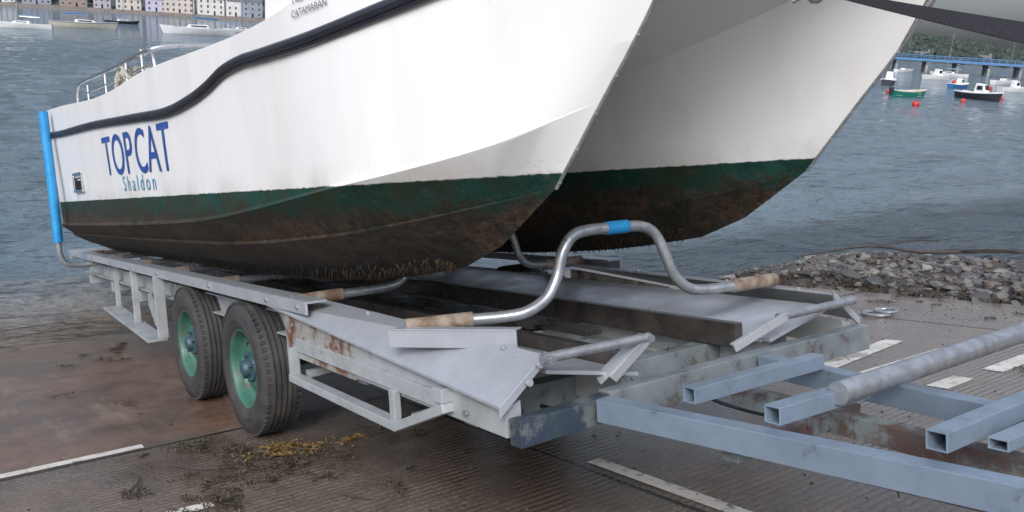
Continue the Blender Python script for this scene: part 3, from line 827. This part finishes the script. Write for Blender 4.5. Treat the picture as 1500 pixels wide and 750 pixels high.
# ------------------------------------------------------------------ WATER
def wsheet():
    b = MB()
    n = 320; x0, x1, y0, y1 = -110, -4, -30, 90
    for i in range(n+1):
        u = i/n; x = x1+(x0-x1)*u**2.0
        for j in range(n+1):
            v = j/n*2-1; y = 8+ (61 if v > 0 else 38)*abs(v)**1.5*(1 if v>0 else -1)
            y = 8+(82 if v>0 else 38)*abs(v)**1.5*(1 if v>0 else -1)
            e = max(0, min((x-x0)/70, (y-y0)/12, (y1-y)/50, 1))
            sh = max(.2, min(1, (-8.5-x)/4+.35))
            z = WATER + e*sh*(.07*noise.noise(Vector((x*.8,y*.35,0)))+.045*noise.noise(Vector((x*2.1,y*.9,5)))+.02*noise.noise(Vector((x*4.5,y*2.2,9))))
            b.v.append((x,y,z))
    for i in range(n):
        for j in range(n):
            a = i*(n+1)+j; b.f.append((a,a+n+1,a+n+2,a+1))
    S = 3000
    def q(xa,ya,xb,yb):
        k=len(b.v); b.v.extend([(xa,ya,WATER),(xb,ya,WATER),(xb,yb,WATER),(xa,yb,WATER)]); b.f.append((k,k+1,k+2,k+3))
    q(-S,-S,x0,S); q(x0,y1,x1,S); q(x0,-S,x1,y0); q(x1,y1,S,S)
    o = b.make('water', M['water'], None, smooth=True, ang=80)
    me = o.data
    if sum(p.normal.z for p in me.polygons) < 0: me.flip_normals()
wsheet()

# ------------------------------------------------------------------ DISTANT SETTING
def W(s, D, z=0): return Vector((-.26+(-1.195+.716*s)*D, (.122+.9645*s)*D, z))
PR = [(-.5,80),(.3,75),(.6,40),(.85,22),(.93,17),(1.0,12),(1.15,10),(1.8,20)]
def HD(s, t): return 440+(620 if s < .6 else 420)*t+max(0, s-.55)*100
def HH(s, t):
    prof = pchip(PR, s)[0]
    return prof*math.sin(min(1,t*1.25)*math.pi/2)**1.2 + 4*noise.noise(Vector((s*9,t*4,0)))*t*(prof/30)
b = MB(); ns, nd = 90, 16
for i in range(ns+1):
    s = -.5+2.3*i/ns
    for j in range(nd+1):
        t = j/nd; p = W(s, HD(s,t)); b.v.append((p.x,p.y,WATER-1+(HH(s,t)+1.4 if j else 0)))
for i in range(ns):
    for j in range(nd):
        a = i*(nd+1)+j; b.f.append((a,a+nd+1,a+nd+2,a+1))
b.make('hills', M['hill'], None, smooth=True, ang=80)
b = MB()
for k in range(1500):
    s = random.choice((random.uniform(-.05,.32), random.uniform(.84,1.25), random.uniform(.84,1.1)))
    t = random.random()
    if t < .03 : continue
    h = HH(s,t); p = W(s, HD(s,t)); r = random.uniform(1.8,3.8)
    for q in range(4):
        b.sphere((p.x+random.uniform(-r,r), p.y+random.uniform(-r,r), WATER+h+r*random.uniform(.2,.8)), r*random.uniform(.4,.8), (1,1,random.uniform(.8,1.2)), 6, 4, .25)
b.make('distant_trees', M['tree'], None)

wallc = [(.52,.48,.42),(.60,.58,.55),(.27,.21,.18),(.45,.43,.54),(.62,.61,.58),(.36,.35,.36),(.54,.48,.42),(.26,.29,.34)]
hm = [mat('render_wall_%d'%i, c, tuple(x*.85 for x in c), .8, .85, 0, .1) for i, c in enumerate(wallc)]
roofm = mat('slate_roof', (.10,.105,.12), (.14,.14,.15), 1.5, .7, 0, .3)
frm = mat('window_frame_white', (.7,.7,.7), None, 3, .5, 0, 0)
def house(loc, w, d, h, m, rz):
    e = empty('terraced_house', False, loc, rz)
    b = MB(); b.box((-w/2,0,0),(w/2,d,h))
    b.add([(-w/2,.0,h),(-w/2,d,h),(-w/2,d/2,h+d*.38)],[(0,1,2)]); b.add([(w/2,0,h),(w/2,d,h),(w/2,d/2,h+d*.38)],[(0,1,2)])
    b.make('walls', m, e)
    b = MB(); o=.3
    b.add([(-w/2-.1,-o,h-o*.76+.05),(w/2+.1,-o,h-o*.76+.05),(w/2+.1,d/2,h+d*.38+.05),(-w/2-.1,d/2,h+d*.38+.05),(-w/2-.1,d+o,h-o*.76+.05),(w/2+.1,d+o,h-o*.76+.05)],[(0,1,2,3),(3,2,5,4)])
    b.make('roof', roofm, e)
    b = MB(); b.box((w/2-1.2,d/2-.4,h+d*.3),(w/2-.3,d/2+.4,h+d*.38+1.3)); b.make('chimney', hm[2], e)
    g = MB(); f = MB(); n = max(2, int(w/2.7)); fl = int(h/2.7)
    for k in range(fl):
        for i in range(n):
            x = -w/2+w*(i+.5)/n; z = .9+2.7*k
            if k == 0 and i == n//2:
                g.box((x-.45,-.05,0.05),(x+.45,.0,2.1)); continue
            g.box((x-.45,-.04,z),(x+.45,.0,z+1.35))
            f.box((x-.55,-.07,z-.1),(x+.55,-.0,z-.005)); f.box((x-.55,-.07,z+1.355),(x+.55,0,z+1.45)); f.box((x-.03,-.07,z),(x+.03,-.041,z+1.35))
    g.make('windows', M['glass'], e); f.make('window_frames', frm, e)
s = -.03; i = 0; RZ = math.radians(79)
while s < .33:
    w = random.uniform(8,15); D = 452+random.uniform(-3,3)
    p = W(s, D, WATER+1.8)
    house(p, w, 8, random.choice((5.6,6.2,7.8,8.2)), hm[(i*3+1)%8], RZ+random.uniform(-.03,.03))
    s += (w*.98+random.choice((0,0,2.5,6)))*1250/452/1500; i += 1
for k in range(9):
    s = random.uniform(-.02,.3); house(W(s, 490+random.uniform(0,20), 4+random.uniform(0,4)), random.uniform(8,13), 8, 6, hm[(k*5+1)%8], RZ)
for k in range(4):
    s = .90+k*.06; house(W(s, 500+30*random.random(), WATER+1.0), random.uniform(6,9), 6, 3.0, hm[(k*3+2)%8], math.radians(30))
b = MB(); a0_, a1_ = W(-.25,438), W(.5,438); b.beam((a0_.x,a0_.y,WATER+.6),(a1_.x,a1_.y,WATER+.6),1.2,2.4)
b.make('sea_wall', M['seawall'], None)
b = MB(); a0_, a1_ = W(-.25,446), W(.5,446); b.beam((a0_.x,a0_.y,WATER+1.2),(a1_.x,a1_.y,WATER+1.2),14,1.1)
b.make('quayside_road', M['bridge_c'], None)

br = empty('road_bridge', False)
A, Bp = W(.4,215), W(1.7,150)
d = (Bp-A); Lb = d.length; d.normalize(); nn = Vector((-d.y,d.x,0))
zt = WATER+3.15
b = MB(); b.beam((A.x,A.y,zt-.75),(Bp.x,Bp.y,zt-.75),6,.45)
k = 0
while k*6.0 < Lb:
    p = A+d*k*6.0
    for sg in (-2.2,0,2.2):
        q = p+nn*sg; b.beam((q.x,q.y,WATER-1),(q.x,q.y,zt-.98),.5,.5,(d.x,d.y,0))
    b.beam((p.x-nn.x*2.8,p.y-nn.y*2.8,zt-1.15),(p.x+nn.x*2.8,p.y+nn.y*2.8,zt-1.15),.6,.34)
    k += 1
b.make('deck_and_piers', M['bridge_c'], br)
b = MB()
for sg in (-3.05,3.05):
    o = nn*sg; b.beam((A.x+o.x,A.y+o.y,zt-.65),(Bp.x+o.x,Bp.y+o.y,zt-.65),.08,.5)
    b.beam((A.x+o.x,A.y+o.y,zt+.3),(Bp.x+o.x,Bp.y+o.y,zt+.3),.08,.1); b.beam((A.x+o.x,A.y+o.y,zt-.05),(Bp.x+o.x,Bp.y+o.y,zt-.05),.06,.06)
    k = 0
    while k*1.5 < Lb:
        p = A+d*k*1.5+o; b.beam((p.x,p.y,zt-.4),(p.x,p.y,zt+.25),.08,.08,(d.x,d.y,0)); k += 1
b.make('blue_parapet', M['bridge_b'], br)

bm_ = {c: mat('boat_paint_'+c, v, tuple(x*.85 for x in v), 1.5, .35, 0, .02) for c, v in
       {'white':(.74,.74,.72),'cream':(.62,.58,.46),'green':(.02,.20,.15),'dark':(.03,.035,.05),'blue':(.04,.16,.36),'grey':(.30,.31,.33)}.items()}
def moored(name, s, D, L, rz, hullc, kind, band=None, mast=0):
    p = W(s, D, WATER); e = empty(name, False, p, rz)
    B = L*.32 if kind != 'yacht' else L*.28; H = L*.13 if kind != 'yacht' else L*.09
    b = MB(); n = 14; sec = 7
    for i in range(n+1):
        t = i/n; x = -L/2+L*t
        wd = B/2*(.78+.22*math.sin(min(1,t*1.8)*math.pi/2))*(1-max(0,(t-.45)/.55)**2.2)
        if kind == 'yacht': wd *= .7+.3*min(1,t*3)
        wd = max(wd, .01); sh = H*(1+.35*(t-.35)**2*2.4)
        for j in range(sec):
            a = math.pi*j/(sec-1)
            yy = -math.cos(a)*wd*(1 if abs(math.cos(a))>.99 else .95); zz = sh-(sh+H*.5)*max(0,math.sin(a))**.7
            b.v.append((x+ (t**3)*(zz/H)*L*.04, yy, zz))
    for i in range(n):
        for j in range(sec-1):
            a = i*sec+j; b.f.append((a,a+sec,a+sec+1,a+1))
    b.f.append(tuple(range(sec)))
    b.make('hull', bm_[hullc], e, smooth=True, ang=50)
    inner = MB()
    if kind == 'open':
        for t in (.25,.5,.72): inner.box((-L/2+L*t-.12,-B*.42,H*.65),(-L/2+L*t+.12,B*.42,H*.75))
        inner.box((-L/2+.1,-B*.38,H*.2),(L*.3,B*.38,H*.25))
        inner.make('thwarts', bm_['cream'], e)
        g = MB()
        for sg in (0,sec-1): g.tube([b.v[i*sec+sg] for i in range(n+1)], .05, 6)
        g.make('gunwale', bm_['cream'], e, smooth=True)
        g = MB(); g.box((-L/2-.3,-.14,H*.6),(-L/2-.02,.14,H*1.6)); g.make('outboard', bm_['dark'], e, bevel=.04)
        return e
    for i in range(n):
        a = i*sec; inner.add([b.v[a],b.v[a+sec],b.v[a+2*sec-1],b.v[a+sec-1]],[(0,1,2,3)])
    inner.make('deck', bm_['white'], e)
    cab = MB(); ch = L*.05 if kind=='yacht' else L*.20
    c0, c1 = (-L*.12, L*.22) if kind=='yacht' else (-L*.08, L*.2)
    w0 = B*.27
    cab.hexa([(c0,-w0,H),(c1,-w0*.75,H*1.02),(c1,w0*.75,H*1.02),(c0,w0,H),(c0+.1,-w0*.85,H+ch),(c1-L*.07,-w0*.6,H+ch*.9),(c1-L*.07,w0*.6,H+ch*.9),(c0+.1,w0*.85,H+ch)])
    cab.make('cabin', bm_['white'], e, bevel=.05)
    wn = MB()
    for sg in (-1,1):
        wn.add([(c0+.3,sg*(w0*.95+.02),H+ch*.35),(c1-L*.08,sg*(w0*.74+.03),H+ch*.35),(c1-L*.09,sg*(w0*.68+.03),H+ch*.75),(c0+.3,sg*(w0*.90+.02),H+ch*.75)],[(0,1,2,3)])
    wn.add([(c1-L*.02+.02,-w0*.62,H+ch*.4),(c1-L*.02+.02,w0*.62,H+ch*.4),(c1-L*.055+.02,w0*.58,H+ch*.85),(c1-L*.055+.02,-w0*.58,H+ch*.85)],[(0,1,2,3)])
    wn.make('cabin_windows', M['glass'], e)
    if band:
        g = MB()
        for sg in (0,sec-1): g.tube([b.v[i*sec+sg] for i in range(n+1)], .06, 6)
        g.make('gunwale_band', bm_[band], e, smooth=True)
    if kind == 'yacht' or mast:
        g = MB(); mh = mast or L*1.25; mx = L*.08
        g.tube([(mx,0,H),(mx,0,mh)], L*.007, 8)
        g.tube([(mx,0,H+L*.13),(mx-L*.36,0,H+L*.12)], L*.006, 8)
        for q in ((L*.49,0,H*1.2),(-L*.49,0,H),(mx,B*.45,H),(mx,-B*.45,H)): g.tube([q,(mx,0,mh*.97)], .012, 4)
        for k in range(7):
            for sg in (-1,1): g.tube([(-L*.42+k*L*.13,sg*B*.36,H),(-L*.42+k*L*.13,sg*B*.36,H+.5)], .018, 4)
        g.make('mast_and_rigging', M['steel'], e, smooth=True)
        g = MB(); g.tube([(mx-.2,0,H+L*.145),(mx-L*.35,0,H+L*.135)], L*.012, 8); g.make('furled_sail', bm_['blue'], e, smooth=True)
    return e
br_l = math.atan2(.982, .19)
moored('sailing_yacht', .194, 117, 9.6, br_l+math.pi+.25, 'white', 'yacht')
moored('sailing_yacht', .080, 114, 8, br_l+.15, 'cream', 'yacht', 'grey')
moored('sailing_yacht', .022, 98, 6, br_l+math.pi-.2, 'white', 'yacht')
moored('sailing_yacht', .234, 150, 6, br_l+.1, 'white', 'yacht')
moored('sailing_yacht', .118, 160, 6, br_l+.3, 'dark', 'yacht')
br_r = math.atan2(-.45, .89)+math.pi/2
moored('motor_boat', .872, 88, 4.2, br_r+.9, 'dark', 'cabin', 'white')
moored('rowing_boat', .893, 65, 3.3, br_r+.25, 'green', 'open')
moored('motor_boat', .962, 68, 3.9, br_r-1.35, 'dark', 'cabin', 'white')
moored('motor_boat', .918, 123, 4.6, br_r+.2, 'white', 'cabin')
moored('motor_boat', .941, 92, 3.2, br_r+.4, 'blue', 'cabin', 'white')
moored('sailing_yacht', .985, 118, 6, br_r+.4, 'white', 'yacht')
moored('sailing_yacht', .93, 150, 6, br_r+2.4, 'white', 'yacht')
moored('motor_boat', .995, 90, 3.6, br_r+.1, 'white', 'cabin')
moored('sailing_yacht', .885, 160, 6, br_r+.5, 'white', 'yacht')
for s, D, r in ((.902,54,.24),(.873,70,.2),(.948,62,.20),(.984,70,.22),(.972,95,.25),(.936,110,.3),(.852,130,.3)):
    p = W(s, D, WATER+r*.4); b = MB(); b.sphere((0,0,0), r, (1,1,.9), 14, 10); b.tube([(0,0,r*.8),(0,0,r*1.15)], .04, 8)
    o = b.make('mooring_buoy', M['red'], None, smooth=True); o.location = p

# ------------------------------------------------------------------ WORLD, LIGHT, CAMERA
w = bpy.data.worlds.new('World'); SC.world = w; w.use_nodes = True
N = w.node_tree.nodes; L = w.node_tree.links; bg = N['Background']
sky = N.new('ShaderNodeTexSky'); sky.sky_type = 'NISHITA'; sky.sun_disc = False
SUN_DIR = Vector((.70, -.75, .80)).normalized()
sky.sun_elevation = math.asin(SUN_DIR.z); sky.sun_rotation = math.atan2(SUN_DIR.x, SUN_DIR.y)
sky.air_density = 1.0; sky.dust_density = 3.0; sky.ozone_density = 1.0
hs = N.new('ShaderNodeHueSaturation'); hs.inputs['Saturation'].default_value = .42
L.new(sky.outputs[0], hs.inputs['Color'])
tc = N.new('ShaderNodeTexCoord'); mp = N.new('ShaderNodeMapping'); mp.inputs['Scale'].default_value = (1,1,3.5)
L.new(tc.outputs['Generated'], mp.inputs['Vector'])
cn = N.new('ShaderNodeTexNoise'); cn.inputs['Scale'].default_value = 2.2; cn.inputs['Detail'].default_value = 6; L.new(mp.outputs[0], cn.inputs['Vector'])
cl = mrange(N, L, cn.outputs['Fac'], .3, .7, .78, 1.2)
sx = N.new('ShaderNodeSeparateXYZ'); L.new(tc.outputs['Generated'], sx.inputs[0])
gr = mrange(N, L, sx.outputs['Z'], 0, .6, .52, 2.5)      # overcast sky: brighter overhead
ml = mathn(N, L, 'MULTIPLY', cl, gr)
tn = mixc(N, L, 1.0, hs.outputs[0], (.94, .98, 1.08), 'MULTIPLY')
vm = N.new('ShaderNodeVectorMath'); vm.operation = 'SCALE'
L.new(tn, vm.inputs[0]); L.new(ml, vm.inputs['Scale'])
L.new(vm.outputs[0], bg.inputs['Color'])
bg.inputs['Strength'].default_value = .12
sd = bpy.data.lights.new('sun','SUN'); sd.energy = 1.4; sd.angle = math.radians(22); sd.color = (1,.96,.90)
so = bpy.data.objects.new('sun', sd); SC.collection.objects.link(so)
so.rotation_euler = (-SUN_DIR).to_track_quat('-Z','Y').to_euler()

R = Matrix(((CT,0,-ST),(0,1,0),(ST,0,CT)))
right = Vector((.584,.8095,-.058)).normalized(); fwd = Vector((-.811,.5782,-.0935)).normalized()
fwd = (fwd-right*fwd.dot(right)).normalized(); up = right.cross(fwd)
C = Matrix((right, up, -fwd)).transposed()
cm = (R @ C).to_4x4(); cm.translation = R @ Vector((0,0,1.3))
cd = bpy.data.cameras.new('camera'); cam = bpy.data.objects.new('camera', cd); SC.collection.objects.link(cam)
cam.matrix_world = cm; cd.lens = 30; cd.sensor_width = 36; cd.clip_start = .05; cd.clip_end = 8000
SC.camera = cam
